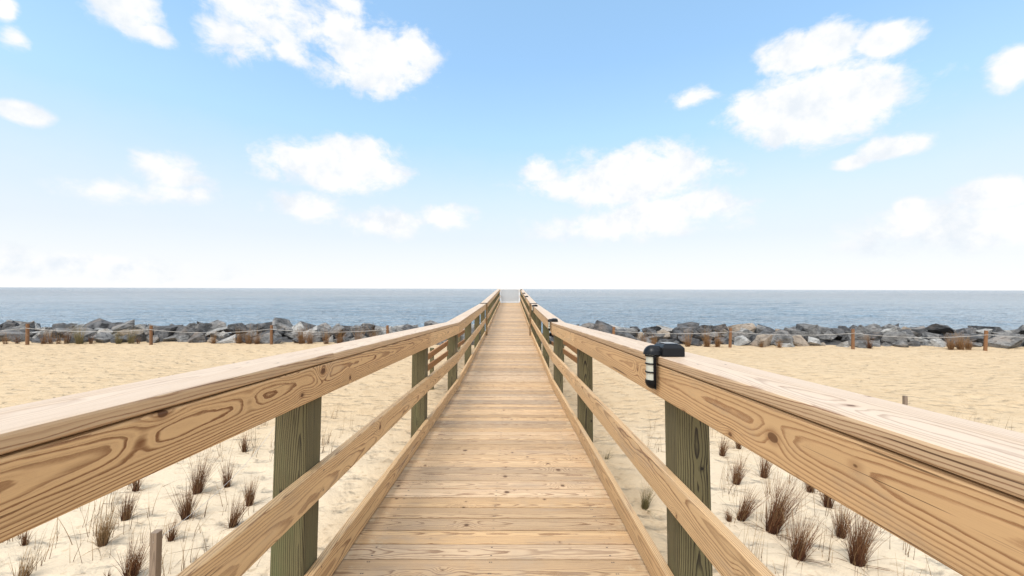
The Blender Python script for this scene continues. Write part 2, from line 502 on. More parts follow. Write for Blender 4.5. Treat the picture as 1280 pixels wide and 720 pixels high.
# --- gate at the far end
S = SEC[2]
ge = S['o'] + S['d'] * 17.40
gate = empty('pale_gate', (0, ge.y, ge.z))
tag(gate, 'pale grey gate in a thin white frame closing the far end of the boardwalk', 'gate')
def box_verts(x0, x1, y0, y1, z0, z1):
    return [(x0, y0, z0), (x1, y0, z0), (x1, y1, z0), (x0, y1, z0), (x0, y0, z1), (x1, y0, z1), (x1, y1, z1), (x0, y1, z1)]
BOXF = [(0, 3, 2, 1), (4, 5, 6, 7), (0, 1, 5, 4), (1, 2, 6, 5), (2, 3, 7, 6), (3, 0, 4, 7)]
def bevel_obj(o, w=0.004, seg=2):
    bm = bmesh.new(); bm.from_mesh(o.data)
    bmesh.ops.bevel(bm, geom=list(bm.edges), offset=w, segments=seg, profile=0.5, affect='EDGES')
    bm.to_mesh(o.data); bm.free()
    return o
def box_part(name, mat, parent, x0, x1, y0, y1, z0, z1, bev=0.004):
    return bevel_obj(mesh_obj(name, box_verts(x0, x1, y0, y1, z0, z1), BOXF, mat, parent), bev)
gz1 = 1.075
box_part('gate_post', M['gate_white'], gate, -0.84, -0.775, -0.03, 0.03, 0.005, gz1)
box_part('gate_post', M['gate_white'], gate, 0.595, 0.66, -0.03, 0.03, 0.005, gz1)
box_part('frame_rail', M['gate_white'], gate, -0.774, 0.594, -0.02, 0.02, 0.03, 0.075)
box_part('frame_rail', M['gate_white'], gate, -0.774, 0.594, -0.02, 0.02, 1.03, 1.072)
box_part('gate_panel', M['gate_grey'], gate, -0.774, 0.594, -0.008, 0.008, 0.076, 1.029, 0.002)

# ------------------------------------------------------------------ solar rail lights
def lathe(name, prof, mat, parent, seg=20, a0=0.0, a1=2 * math.pi, axis='Z'):
    vs, fs = [], []
    closed = abs(a1 - a0 - 2 * math.pi) < 1e-5
    n = seg if closed else seg + 1
    for k in range(n):
        a = a0 + (a1 - a0) * k / seg
        for r, z in prof:
            vs.append((r * math.cos(a), r * math.sin(a), z))
    m = len(prof)
    for k in range(seg):
        k2 = (k + 1) % n
        for j in range(m - 1):
            fs.append((k * m + j, k2 * m + j, k2 * m + j + 1, k * m + j + 1))
    o = mesh_obj(name, vs, fs, mat, parent, smooth=True)
    return o

def make_light():
    """origin: on the cap's top, at its inner edge; local -X points to the walkway"""
    root = empty('solar_rail_light')
    hd = 0.062
    # solar head: bevelled box with a sloped roof
    x0, x1, w, h = 0.012, 0.112, hd, 0.040
    vs = [(x0, -w, 0.001), (x1, -w, 0.001), (x1, w, 0.001), (x0, w, 0.001),
          (x0, -w, h), (x1, -w, h), (x1, w, h), (x0, w, h),
          (x0 + .014, -w + .014, h + .014), (x1 - .014, -w + .014, h + .014), (x1 - .014, w - .014, h + .014), (x0 + .014, w - .014, h + .014)]
    fs = [(0, 3, 2, 1), (0, 1, 5, 4), (1, 2, 6, 5), (2, 3, 7, 6), (3, 0, 4, 7), (4, 5, 9, 8), (5, 6, 10, 9), (6, 7, 11, 10), (7, 4, 8, 11), (8, 9, 10, 11)]
    bevel_obj(mesh_obj('solar_head', vs, fs, M['black'], root), 0.003)
    pn = box_part('solar_panel', M['panel'], root, x0 + .022, x1 - .022, -w + .022, w - .022, h + .0145, h + .018, 0.001)
    # hood: quarter round bridging head and lantern
    r = 0.036
    cx = -0.010 - 0.004
    vs, fs = [], []
    NS, NP = 14, 8
    for a in range(NP + 1):
        phi = (math.pi / 2) * a / NP
        rr, zz = r * math.cos(phi) * 1.08, 0.006 + 0.042 * math.sin(phi)
        for k in range(NS + 1):
            th_ = math.pi / 2 + math.pi * k / NS
            vs.append((cx + rr * math.cos(th_), rr * math.sin(th_), zz))
    for a in range(NP):
        for k in range(NS):
            b0 = a * (NS + 1) + k
            fs.append((b0, b0 + 1, b0 + NS + 2, b0 + NS + 1))
    hood = mesh_obj('hood', vs, fs, M['black'], root, smooth=True)
    # bridge block under the hood, above the cap
    vs2 = []
    NB = 8
    for x in (cx, x0 + 0.004):
        for k in range(NB + 1):
            t_ = math.pi * k / NB
            vs2.append((x, r * 1.08 * math.cos(t_), 0.006 + 0.042 * math.sin(t_)))
    fs2 = [(k, k + 1, NB + 2 + k, NB + 1 + k) for k in range(NB)]
    fs2 += [tuple(range(NB, -1, -1)), tuple(range(NB + 1, 2 * NB + 2)), (0, NB + 1, 2 * NB + 1, NB)]
    mesh_obj('bridge', vs2, fs2, M['black'], root)
    # back plate against the rail
    zb = -0.150
    box_part('back_plate', M['black'], root, -0.0115, -0.0085 + 0.0, -0.037, 0.037, zb, 0.004, 0.0012)
    # lens: half cylinder
    def half_cyl(name, mat, rad, z0, z1, xoff, NSs=16):
        vv, ff = [], []
        for z in (z0, z1):
            for k in range(NSs + 1):
                t_ = math.pi / 2 + math.pi * k / NSs
                vv.append((xoff + rad * math.cos(t_), rad * math.sin(t_), z))
        for k in range(NSs):
            ff.append((k, NSs + 1 + k, NSs + 2 + k, k + 1))
        ff.append(tuple(range(NSs + 1))); ff.append(tuple(range(2 * NSs + 1, NSs, -1)))
        ff.append((0, NSs, 2 * NSs + 1, NSs + 1))
        o = mesh_obj(name, vv, ff, mat, root)
        bm = bmesh.new(); bm.from_mesh(o.data); bmesh.ops.recalc_face_normals(bm, faces=bm.faces); bm.to_mesh(o.data); bm.free()
        return o
    half_cyl('lens', M['lens'], 0.0295, -0.112, 0.005, -0.0118)
    for z in (-0.112, -0.074, -0.036, 0.000):
        half_cyl('cage_bar', M['black'], 0.0335, z - 0.0032, z + 0.0032, -0.0118)
    for s in (-1, 1):
        box_part('cage_upright', M['black'], root, -0.0195, -0.0118, s * 0.0325 - 0.004, s * 0.0325 + 0.004, -0.112, 0.004, 0.0012)
    # rounded foot
    vs, fs = [], []
    for a in range(NP + 1):
        phi = (math.pi / 2) * a / NP
        rr, zz = 0.0345 * math.cos(phi), -0.1155 - 0.036 * math.sin(phi)
        for k in range(NS + 1):
            th_ = math.pi / 2 + math.pi * k / NS
            vs.append((-0.0118 + rr * math.cos(th_), rr * math.sin(th_), zz))
    for a in range(NP):
        for k in range(NS):
            b0 = a * (NS + 1) + k
            fs.append((b0, b0 + NS + 1, b0 + NS + 2, b0 + 1))
    fs.append(tuple(range(NS + 1)))
    mesh_obj('foot', vs, fs, M['black'], root, smooth=False)
    return root

def copy_tree(o):
    c = o.copy(); link(c)
    for ch in list(o.children):
        d = ch.copy(); link(d); d.parent = c
        for g in list(ch.children):
            e = g.copy(); link(e); e.parent = d
    return c
lt = [(0, 1.785, 'black solar light with cream lens on the right rail, the one nearest the viewer'),
      (1, 0.18, 'second nearest black solar light on the right rail, above the bend where the landing starts'),
      (1, 5.25, 'small black solar light on the right rail just before the dark cap strap'),
      (2, 4.65, 'tiny black solar light on the far ramp just past the dark cap strap'),
      (2, 8.5, 'tiny black solar light midway along the right rail of the far ramp'),
      (2, 14.5, 'tiny black solar light at the far end of the right rail beside the gate')]
proto = make_light()
for k, (i, s, lab) in enumerate(lt):
    o = proto if k == 0 else copy_tree(proto)
    S = SEC[i]
    o.location = S['o'] + S['d'] * s + S['n'] * 1.070 + Vector((XR - 0.008, 0, 0))
    o.rotation_euler = (math.atan(th[i]), 0, 0)
    # lantern hangs in front of the cap edge: shift so that its plate clears the cap
    tag(o, lab, 'light', 'solar lights on the right rail')

# ------------------------------------------------------------------ low brown side railings on the beach
def side_rail(x, y0, y1, zt0, zt1, zb0, zb1, lab, posts):
    root = empty('side_railing', (x, y0, 0))
    tag(root, lab, 'railing')
    L = Vector((x, y0, 0))
    for (a0, a1) in ((zt0, zt1), (zb0, zb1)):
        B = Boards(); sd = random.uniform(0, 90)
        f = lambda y, z: (lambda a, b: Vector((x + a, y, z + b)) - L)
        B.sweep(chamfer_rect(-0.019, 0.019, -0.14, 0.0, 0.004), f(y0, a0), f(y1, a1), 0, sd, lambda e, a, b: ((y0, y1)[e], b + .07, a))
        B.build('rail', M['brown'], root)
    sgn = -1 if x < 0 else 1
    for y in posts:
        t_ = (y - y0) / (y1 - y0); top = zt0 + (zt1 - zt0) * t_ + 0.03
        B = Boards(); g = ground_h(x, y) - 0.25
        xo = x + sgn * 0.0655
        f = lambda z: (lambda a, b: Vector((xo + a, y + b, z)) - L)
        B.sweep(chamfer_rect(-0.045, 0.045, -0.045, 0.045, 0.004), f(g), f(top), 0, random.uniform(0, 90), lambda e, a, b: ((g, top)[e], a, b))
        B.build('post', M['post'], root)
side_rail(-1.9, 8.75, 16.4, 1.02, 0.84, 0.78, 0.44, 'low brown two-board railing on the sand left of the boardwalk landing', [9.95, 12.6, 15.2])
side_rail(1.6, 8.1, 15.6, 1.12, 0.86, 0.945, 0.46, 'low brown two-board railing on the sand right of the boardwalk landing', [8.6, 12.9, 15.2])

# ------------------------------------------------------------------ ground
def axis(parts):
    out = []
    for a, b, st in parts:
        n = max(1, round((b - a) / st))
        out += [a + (b - a) * k / n for k in range(n)]
    out.append(parts[-1][1])
    return out
gx = axis([(-3000, -500, 500), (-500, -80, 70), (-80, -32, 6), (-32, -10, .4), (-10, 10, .12), (10, 32, .4), (32, 80, 6), (80, 500, 70), (500, 3000, 500)])
gy = axis([(-3000, -400, 400), (-400, -60, 60), (-60, -12, 6), (-12, 1, .6), (1, 9, .12), (9, 18, .2), (18, 27, .35), (27, 80, 6)])
vs = [(x, y, ground_h(x, y)) for y in gy for x in gx]
nx = len(gx)
fs = [(j * nx + i, j * nx + i + 1, (j + 1) * nx + i + 1, (j + 1) * nx + i) for j in range(len(gy) - 1) for i in range(nx - 1)]
m, t, b = new_mat('beach_sand')
pos = t.new('ShaderNodeNewGeometry').outputs['Position']
px_, py_, pz_ = t.sep(pos)
big = t.noise(pos, 0.35, 4, 0.6)
mid = t.noise(pos, 3.0, 5, 0.65)
# scuffed dents, wider than deep
dent = t.new('ShaderNodeTexVoronoi', voronoi_dimensions='3D', feature='SMOOTH_F1')
t.set(dent.inputs['Vector'], t.vmath('ADD', t.vmath('MULTIPLY', pos, (2.6, 4.2, 2.0)), t.vmath('MULTIPLY', t.noise(pos, 2.2, 3, .6, color=True), (1.5, 1.5, 1.5))))
dent.inputs['Scale'].default_value = 1.0
dent.inputs['Smoothness'].default_value = 0.6
dd = t.ss(dent.outputs['Distance'], 0.05, 0.55)
fine = t.noise(pos, 26.0, 5, 0.7)
grain = t.noise(pos, 320.0, 2, 0.7)
c = t.mix(big, (0.455, 0.338, 0.208), (0.515, 0.395, 0.255))
c = t.mix(t.ss(mid, 0.42, 0.72, 0, 0.6), c, (0.385, 0.275, 0.16))
# the planted strip near the walkway is fresher, paler sand
pal = t.math('MULTIPLY', t.ss(t.math('ADD', py_, t.math('MULTIPLY', big, 2.0)), 6.0, 9.5, 1.0, 0.0), t.ss(t.math('ABSOLUTE', px_), 1.2, 2.6))
c = t.mix(t.math('MULTIPLY', pal, 0.75), c, (0.60, 0.505, 0.375))
fl = t.noise(t.vmath('MULTIPLY', pos, (1.0, 1.7, 1.0)), 7.0, 3, 0.62)  # specks painted into the sand colour as shade of footprint dents
c = t.mix(t.ss(fl, 0.585, 0.69, 0, t.ss(py_, 5.0, 9.0, 0.35, 0.58)), c, (0.25, 0.165, 0.088))
fl2 = t.noise(pos, 45.0, 2, 0.6)
c = t.mix(t.ss(fl2, 0.68, 0.76, 0, 0.5), c, (0.20, 0.13, 0.07))
c = t.mix(t.math('MULTIPLY', t.math('SUBTRACT', grain, 0.3), 0.3, clamp=True), c, (0.36, 0.26, 0.15))
# ground painted dark under the boulders, standing in for shade in their gaps
gap_shade = t.ss(t.math('ADD', t.math('MULTIPLY_ADD', px_, 0.022, py_), t.math('MULTIPLY', mid, 0.5)), 18.35, 18.55)
c = t.mix(gap_shade, c, t.mix(t.noise(pos, 9, 4, .7), (0.03, 0.03, 0.032), (0.13, 0.125, 0.12)))
t.set(b.inputs['Base Color'], c)
b.inputs['Roughness'].default_value = 0.95
b.inputs['Specular IOR Level'].default_value = 0.1
bn = t.bump(dd, 1.0, 0.052)
bn = t.bump(mid, 0.8, 0.06, bn)
bn = t.bump(fine, 0.6, 0.012, bn)
bn = t.bump(grain, 0.3, 0.002, bn)
t.set(b.inputs['Normal'], bn)
M['sand'] = m
tag(mesh_obj('beach_sand', vs, fs, M['sand'], smooth=True), kind='structure')

# ------------------------------------------------------------------ sea
SEA_Z = -1.0
m, t, b = new_mat('sea_water')
pos = t.new('ShaderNodeNewGeometry').outputs['Position']
# wave crests run along the shore
w1 = t.noise(t.vmath('MULTIPLY', pos, (0.10, 0.28, 0.0)), 1.0, 3, 0.55)
w2 = t.noise(t.vmath('MULTIPLY', pos, (0.45, 1.1, 0.0)), 1.0, 4, 0.6)
w3 = t.noise(t.vmath('MULTIPLY', pos, (1.8, 4.0, 0.0)), 1.0, 3, 0.6)
dist = t.sep(pos)[1]
deep = t.noise(t.vmath('MULTIPLY', pos, (0.006, 0.03, 0.0)), 1.0, 4, 0.6)
c = t.mix(t.ss(dist, 25, 300), (0.22, 0.305, 0.37), (0.135, 0.19, 0.235))
c = t.mix(t.ss(deep, 0.35, 0.7, 0, 0.35), c, (0.06, 0.10, 0.14))
t.set(b.inputs['Base Color'], c)
b.inputs['Roughness'].default_value = 0.10
b.inputs['IOR'].default_value = 1.333
bn = t.bump(w1, 1.0, 1.6)
bn = t.bump(w2, 1.0, 2.2, bn)
bn = t.bump(w3, 1.0, 0.30, bn)
t.set(b.inputs['Normal'], bn)
M['sea'] = m
sx = axis([(-30000, -3000, 9000), (-3000, -200, 700), (-200, -110, 10), (-110, 110, .85), (110, 200, 10), (200, 3000, 700), (3000, 30000, 9000)])
sy = axis([(22.5, 80, .28), (80, 200, .9), (200, 1000, 50), (1000, 30000, 5000)])
def sea_h(x, y):
    if abs(x) > 200 or y > 220: return SEA_Z
    k = 1.0 - min(1.0, max(0, (y - 120) / 90)); k *= 1 - min(1.0, max(0.0, (abs(x) - 50) / 100))
    return SEA_Z + k * (0.15 * mnoise.noise(Vector((x * .07, y * .20, 0))) + 0.12 * mnoise.noise(Vector((x * .2, y * .6, 4))) + (0.07 * mnoise.noise(Vector((x * .5, y * 1.3, 9))) * max(0.0, min(1.0, (110 - y) / 50)) if abs(x) < 109 else 0))
vs = [(x, y, sea_h(x, y)) for y in sy for x in sx]
nx = len(sx)
fs = [(j * nx + i, j * nx + i + 1, (j + 1) * nx + i + 1, (j + 1) * nx + i) for j in range(len(sy) - 1) for i in range(nx - 1)]
tag(mesh_obj('sea_water', vs, fs, M['sea'], smooth=True), kind='structure')

# ------------------------------------------------------------------ boulders
def rock_mat(name, a, bcol, warm=0.0):
    m, t, b = new_mat(name)
    tc = t.new('ShaderNodeTexCoord').outputs['Object']
    oi = t.new('ShaderNodeObjectInfo').outputs['Random']
    v = t.vmath('ADD', tc, t.comb(t.math('MULTIPLY', oi, 37.0), t.math('MULTIPLY', oi, 11.0), 0.0))
    n1 = t.noise(v, 2.2, 6, 0.65)
    n2 = t.noise(t.vmath('MULTIPLY', v, (2.0, 2.0, 9.0)), 1.6, 5, 0.6, 0.6)
    n3 = t.noise(v, 17, 5, 0.75)
    c = t.mix(t.ss(n1, 0.3, 0.7), a, bcol)
    c = t.mix(t.ss(n2, 0.50, 0.66, 0, 0.75), c, tuple(x * 0.35 for x in a))
    c = t.mix(t.ss(n3, 0.58, 0.72, 0, 0.5), c, tuple(x * 0.4 for x in a))
    c = t.mix(t.ss(t.noise(v, 1.1, 3, .6), 0.52, 0.7, 0, 0.35 + warm), c, (0.24, 0.17, 0.115))
    t.set(b.inputs['Base Color'], c)
    b.inputs['Roughness'].default_value = 0.85
    b.inputs['Specular IOR Level'].default_value = 0.25
    bn = t.bump(n1, 1.0, 0.26)
    bn = t.bump(n2, 0.8, 0.05, bn)
    bn = t.bump(n3, 0.8, 0.03, bn)
    t.set(b.inputs['Normal'], bn)
    return m
ROCK = [('pale grey', rock_mat('rock_pale_grey', (0.21, 0.205, 0.19), (0.43, 0.415, 0.385))),
        ('mid grey', rock_mat('rock_mid_grey', (0.10, 0.097, 0.092), (0.26, 0.25, 0.235))),
        ('dark slate', rock_mat('rock_dark_slate', (0.045, 0.045, 0.046), (0.14, 0.138, 0.136))),
        ('brownish grey', rock_mat('rock_brownish_grey', (0.22, 0.175, 0.13), (0.37, 0.31, 0.245), 0.3))]

def make_rock(sx_, sy_, sz_, rng):
    bm = bmesh.new()
    n = rng.randint(9, 14)
    for _ in range(n):
        v = Vector((rng.gauss(0, 1), rng.gauss(0, 1), rng.gauss(0, 1))).normalized()
        # pull towards a box to get slab-like facets
        q = 0.55
        mx = max(abs(v.x), abs(v.y), abs(v.z))
        v = v.lerp(v / mx, q) * rng.uniform(0.85, 1.08)
        bm.verts.new((v.x * sx_, v.y * sy_, v.z * sz_))
    res = bmesh.ops.convex_hull(bm, input=bm.verts)
    bmesh.ops.delete(bm, geom=[e for e in res['geom_interior'] if isinstance(e, bmesh.types.BMVert)], context='VERTS')
    bmesh.ops.dissolve_limit(bm, angle_limit=R(14), verts=bm.verts, edges=bm.edges)
    bmesh.ops.bevel(bm, geom=list(bm.edges), offset=0.022, segments=2, profile=0.6, affect='EDGES', clamp_overlap=True)
    bmesh.ops.triangulate(bm, faces=bm.faces)
    bmesh.ops.subdivide_edges(bm, edges=[e for e in bm.edges if e.calc_length() > 0.2], cuts=2, use_grid_fill=True)
    bmesh.ops.triangulate(bm, faces=bm.faces)
    off = rng.uniform(0, 100)
    for v in bm.verts:
        q = v.co * 3.0 + Vector((off, 0, 0))
        v.co += v.co.normalized() * (mnoise.noise(q) * 0.035 - abs(mnoise.noise(q * 2.3)) * 0.04 + mnoise.noise(q * 6.1) * 0.012)
    bmesh.ops.recalc_face_normals(bm, faces=bm.faces)
    me = bpy.data.meshes.new('boulder')
    bm.to_mesh(me); bm.free()
    return me

FP_L = [36, 190, 340, 485]; FP_R = [767, 913, 1067, 1233]
FPX = FP_L + FP_R
rows = [dict(y=18.12, z=0.06, s=0.42, name='front row'),
        dict(y=18.70, z=0.26, s=0.42, name='second row'),
        dict(y=19.40, z=0.34, s=0.44, name='third row'),
        dict(y=20.25, z=0.35, s=0.48, name='crest row'),
        dict(y=21.9, z=-0.20, s=0.95, name='seaward row')]
rng = random.Random(41)
rocks = []
for ri, rw in enumerate(rows):
    lim = rw['y'] * 1.28 + 1.6
    x = -lim + rng.uniform(-.3, .3)
    while x < lim:
        s = rw['s'] * rng.choice([0.6, 0.78, 0.9, 1.0, 1.1, 1.25, 1.5])
        sx_ = s * rng.uniform(0.92, 1.3); sy_ = s * rng.uniform(0.75, 1.0); sz_ = s * rng.uniform(0.55, 0.85)
        xx = x + sx_ * 0.85
        yy = rw['y'] + rng.uniform(-0.2, 0.3) - 0.022 * xx * (1 if ri < 3 else 0.6)
        zz = rw['z'] + rng.uniform(-0.08, 0.12)
        if ri == 0: yy -= 0.0
        if abs(xx) < 1.7:
            zz -= 0.28; sz_ *= 0.8
        w = rng.choices([0, 1, 2, 3], [2.6, 4, 3.0, .5] if xx < 0 else [1.4, 4, 4.2, .6])[0]
        rocks.append(dict(row=ri, x=xx, y=yy, z=zz, me=None, size=(sx_, sy_, sz_), tone=w))
        x += sx_ * 1.60
ordw = ['first', 'second', 'third', 'fourth', 'fifth', 'sixth', 'seventh', 'eighth', 'ninth', 'tenth', 'eleventh', 'twelfth', 'thirteenth', 'fourteenth', 'fifteenth', 'sixteenth', 'seventeenth', 'eighteenth']
def bay(px):
    for k, f in enumerate(FPX):
        if px < f: return k
    return len(FPX)
BAYN = ['left of the leftmost rope post', 'between the first and second rope posts', 'between the second and third rope posts', 'between the third and fourth rope posts',
        'behind the boardwalk between inner rope posts', 'between the fifth and sixth rope posts', 'between the sixth and seventh rope posts', 'between the seventh and eighth rope posts', 'right of the rightmost rope post']
cnt = {}
for rk in sorted(rocks, key=lambda r: (r['row'], r['x'] / r['y'])):
    px = VPX + rk['x'] / rk['y'] * 500
    bi = bay(px)
    key = (rk['row'], bi); cnt[key] = cnt.get(key, 0) + 1
    me = make_rock(*rk['size'], rng)
    me.materials.append(ROCK[rk['tone']][1])
    o = bpy.data.objects.new('boulder', me); link(o)
    o.location = (rk['x'], rk['y'], rk['z'])
    o.rotation_euler = (rng.uniform(-.35, .35), rng.uniform(-.4, .4), rng.uniform(0, 6.28) if rng.random() < .3 else rng.uniform(-.5, .5))
    lab = '%s boulder, %s in %s, %s' % (ROCK[rk['tone']][0], ordw[cnt[key] - 1], rows[rk['row']]['name'], BAYN[bi])
    tag(o, lab, 'boulder', 'boulders of the sea wall')

# ------------------------------------------------------------------ rope fences
def tube(pts, rad, seg=6):
    vs, fs = [], []
    for k, q in enumerate(pts):
        d = (pts[min(k + 1, len(pts) - 1)] - pts[max(k - 1, 0)]).normalized()
        a = d.cross(Vector((0, 0, 1)))
        a = a.normalized() if a.length > 1e-4 else Vector((1, 0, 0))
        c = a.cross(d)
        for j in range(seg):
            t_ = 2 * math.pi * j / seg
            vs.append(q + a * (rad * math.cos(t_)) + c * (rad * math.sin(t_)))
    for k in range(len(pts) - 1):
        for j in range(seg):
            j2 = (j + 1) % seg
            fs.append((k * seg + j, k * seg + j2, (k + 1) * seg + j2, (k + 1) * seg + j))
    fs.append(tuple(range(seg - 1, -1, -1))); fs.append(tuple(range((len(pts) - 1) * seg, len(pts) * seg)))
    return vs, fs
def rope_fence(lab, items):
    x0, y0 = items[0][0], items[0][1]
    root = empty('rope_fence', (x0, y0, 0)); L = Vector((x0, y0, 0))
    tag(root, lab, 'fence', 'rope fences before the boulders')
    tops = []
    for (x, y, h) in items:
        g = ground_h(x, y)
        tiltx, tilty = random.uniform(-.03, .03), random.uniform(-.03, .03)
        B = Boards(); rr = 0.062
        prof = [(rr * math.cos(a), rr * math.sin(a)) for a in [2 * math.pi * k / 12 for k in range(12)]]
        f = lambda z, sc: (lambda a, b: Vector((x + a * sc + tiltx * (z - g), y + b * sc + tilty * (z - g), z)) - L)
        B.sweep(prof, f(g - 0.3, 1.0), f(g + h, 0.96), 0, random.uniform(0, 90), lambda e, a, b: ((0, 1)[e], a, b))
        B.build('fence_post', M['fpost'], root)
        zt = h * 0.80
        tops.append(Vector((x + tiltx * zt, y - 0.071, g + zt)) - L)
    for a, c in zip(tops[:-1], tops[1:]):
        pts = []
        sag = random.uniform(0.10, 0.17)
        for k in range(17):
            t_ = k / 16
            q = a.lerp(c, t_); q.z -= sag * 4 * t_ * (1 - t_); pts.append(q)
        v_, f_ = tube(pts, 0.0085)
        mesh_obj('rope', v_, f_, M['rope'], root, smooth=True)
def fpos(px, base_y):
    hz = 359.0 + px / 1280 * 4.0
    d = CAM_Z * 500 / (base_y - hz)
    return (px - VPX) / 500 * d, d
it = []
for px, by, hp in [(-120, 431, 26), (36, 430.7, 26.3), (190, 430.6, 23.5), (340, 430.6, 23.7), (485, 431, 24)]:
    x, d = fpos(px, by); it.append((x, d, hp * d / 500))
rope_fence('rope fence of brown posts on the sand left of the boardwalk', it)
it = []
for px, by, hp in [(767, 433, 24), (913, 434.8, 24.5), (1067, 437, 25.5), (1233, 438.8, 25.5), (1395, 440, 25)]:
    x, d = fpos(px, by); it.append((x, d, hp * d / 500))
rope_fence('rope fence of brown posts on the sand right of the boardwalk', it)

# ------------------------------------------------------------------ grey stakes with string in the planted sand
def stake(root, L, x, y, ztop, w):
    g = ground_h(x, y)
    B = Boards()
    tx = random.uniform(-.03, .03)
    f = lambda z: (lambda a, b: Vector((x + a + tx * (ztop - z), y + b, z)) - L)
    B.sweep(chamfer_rect(-w, w, -w, w, 0.004), f(g - 0.2), f(ztop), 0, random.uniform(0, 90), lambda e, a, b: ((0, 1)[e], a, b))
    return B.build('stake', M['stake'], root)
X0, Y0 = -2.47, 2.80
root = empty('string_fence', (X0, Y0, 0)); L = Vector((X0, Y0, 0))
tag(root, 'grey wooden stakes carrying a thin string among the grass left of the boardwalk', 'fence')
stake(root, L, X0, Y0, 0.80, 0.024)
stake(root, L, -3.35, 6.0, 0.82, 0.024)
v_, f_ = tube([Vector((X0, Y0 - .026, .74)).lerp(Vector((-3.35, 5.974, .70)), k / 10) - L - Vector((0, 0, .16 * 4 * (k / 10) * (1 - k / 10))) for k in range(11)], 0.0022, 5)
mesh_obj('string', v_, f_, M['rope'], root)
x, y = 5.92, 6.0
sk = empty('grey_stake', (x, y, 0))
tag(sk, 'lone grey wooden stake standing on the sand beyond the right rail', 'stake')
stake(sk, Vector((x, y, 0)), x, y, 0.91, 0.022)

# ------------------------------------------------------------------ dune grass
def grass_mat(name, base, mid_, tip):
    m, t, b = new_mat(name)
    h = t.attr('h'); s = t.attr('seed')
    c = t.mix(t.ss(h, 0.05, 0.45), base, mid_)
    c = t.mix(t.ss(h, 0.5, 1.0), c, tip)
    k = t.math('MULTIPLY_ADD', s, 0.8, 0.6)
    c = t.mix(1.0, c, t.comb(k, k, k), 'MULTIPLY')
    c = t.mix(t.math('MULTIPLY', t.ss(s, 0.82, 0.86), 0.8), c, (0.26, 0.165, 0.08))
    t.set(b.inputs['Base Color'], c)
    b.inputs['Roughness'].default_value = 0.7
    b.inputs['Specular IOR Level'].default_value = 0.2
    return m
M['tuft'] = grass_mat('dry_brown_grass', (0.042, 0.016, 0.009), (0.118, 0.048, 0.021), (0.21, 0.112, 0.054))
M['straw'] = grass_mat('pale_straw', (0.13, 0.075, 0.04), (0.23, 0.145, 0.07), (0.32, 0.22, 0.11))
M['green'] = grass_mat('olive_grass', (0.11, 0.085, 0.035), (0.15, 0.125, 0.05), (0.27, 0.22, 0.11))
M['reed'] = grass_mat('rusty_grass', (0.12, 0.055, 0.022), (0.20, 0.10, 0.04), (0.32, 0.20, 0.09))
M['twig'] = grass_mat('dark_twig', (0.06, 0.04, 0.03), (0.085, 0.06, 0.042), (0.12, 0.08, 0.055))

class Grass:
    def __init__(self): self.v, self.f, self.h, self.s = [], [], [], []
    def blade(self, p0, direc, length, w, bend, rng, segs=4, flat=False):
        """thin three-sided tapered blade from p0"""
        d = Vector(direc).normalized()
        side = d.cross(Vector((rng.uniform(-1, 1), rng.uniform(-1, 1), rng.uniform(-.2, .2))))
        side = side.normalized() if side.length > 1e-3 else Vector((1, 0, 0))
        q = Vector(p0); base = len(self.v); sd = rng.random()
        b = Vector(bend)
        for k in range(segs + 1):
            t_ = k / segs
            rad = w * (1 - 0.8 * t_)
            oth = d.cross(side).normalized()
            for j in range(3):
                a = 2 * math.pi * j / 3
                self.v.append(q + side * (rad * math.cos(a)) + oth * (rad * 0.6 * math.sin(a)))
                self.h.append(t_); self.s.append(sd)
            d = (d + b / segs).normalized()
            q = q + d * (length / segs)
        for k in range(segs):
            for j in range(3):
                j2 = (j + 1) % 3
                a0 = base + k * 3
                self.f.append((a0 + j, a0 + j2, a0 + 3 + j2, a0 + 3 + j))
        self.f.append((base + segs * 3, base + segs * 3 + 1, base + segs * 3 + 2))
    def build(self, name, mat, loc=None):
        return mesh_obj(name, self.v, self.f, mat, None, {'h': ('FLOAT', self.h), 'seed': ('FLOAT', self.s)}, loc=loc)

def tuft(px, py, hpx, nbl, spread, lean, mat, lab, group, rng, wd=0.0036, z=None):
    x, y = at_ground(px, py)
    g = ground_h(x, y)
    x, y = at_ground(px, py, g)
    H = hpx * y / 500 * 1.02
    G = Grass()
    for k in range(int(nbl * 1.8)):
        a = rng.uniform(0, 6.283); r = 0.085 * math.sqrt(rng.random()) * H * (0.6 + spread)
        p0 = (r * math.cos(a), r * math.sin(a) * .8, -0.03)
        out = spread * rng.gauss(0.10, 0.16)
        d = (math.cos(a) * out + lean + rng.gauss(0, .09), math.sin(a) * out + rng.gauss(0, .09), 1.0)
        q = rng.random()
        Lh = H * (rng.uniform(.2, .55) if q < .35 else rng.uniform(.55, .9) if q < .8 else rng.uniform(.9, 1.18))
        G.blade(p0, d, Lh, wd * rng.uniform(.45, 1.0), (lean * .7 + rng.gauss(0, .22), rng.gauss(0, .2), rng.uniform(-.25, .05)), rng, segs=5)
    # a few stray bent blades
    for k in range(max(4, nbl // 8)):
        a = rng.uniform(0, 6.283)
        G.blade((rng.gauss(0, .02), rng.gauss(0, .02), -.02), (math.cos(a), math.sin(a), rng.uniform(.3, .9)), H * rng.uniform(.4, .8), wd * .8, (math.cos(a) * .3, math.sin(a) * .3, -.7), rng)
    o = G.build('grass_tuft', mat, (x, y, g))
    tag(o, lab, 'grass tuft', group)
    return o
rng = random.Random(5)
GN = 'dune grass tufts beside the boardwalk'
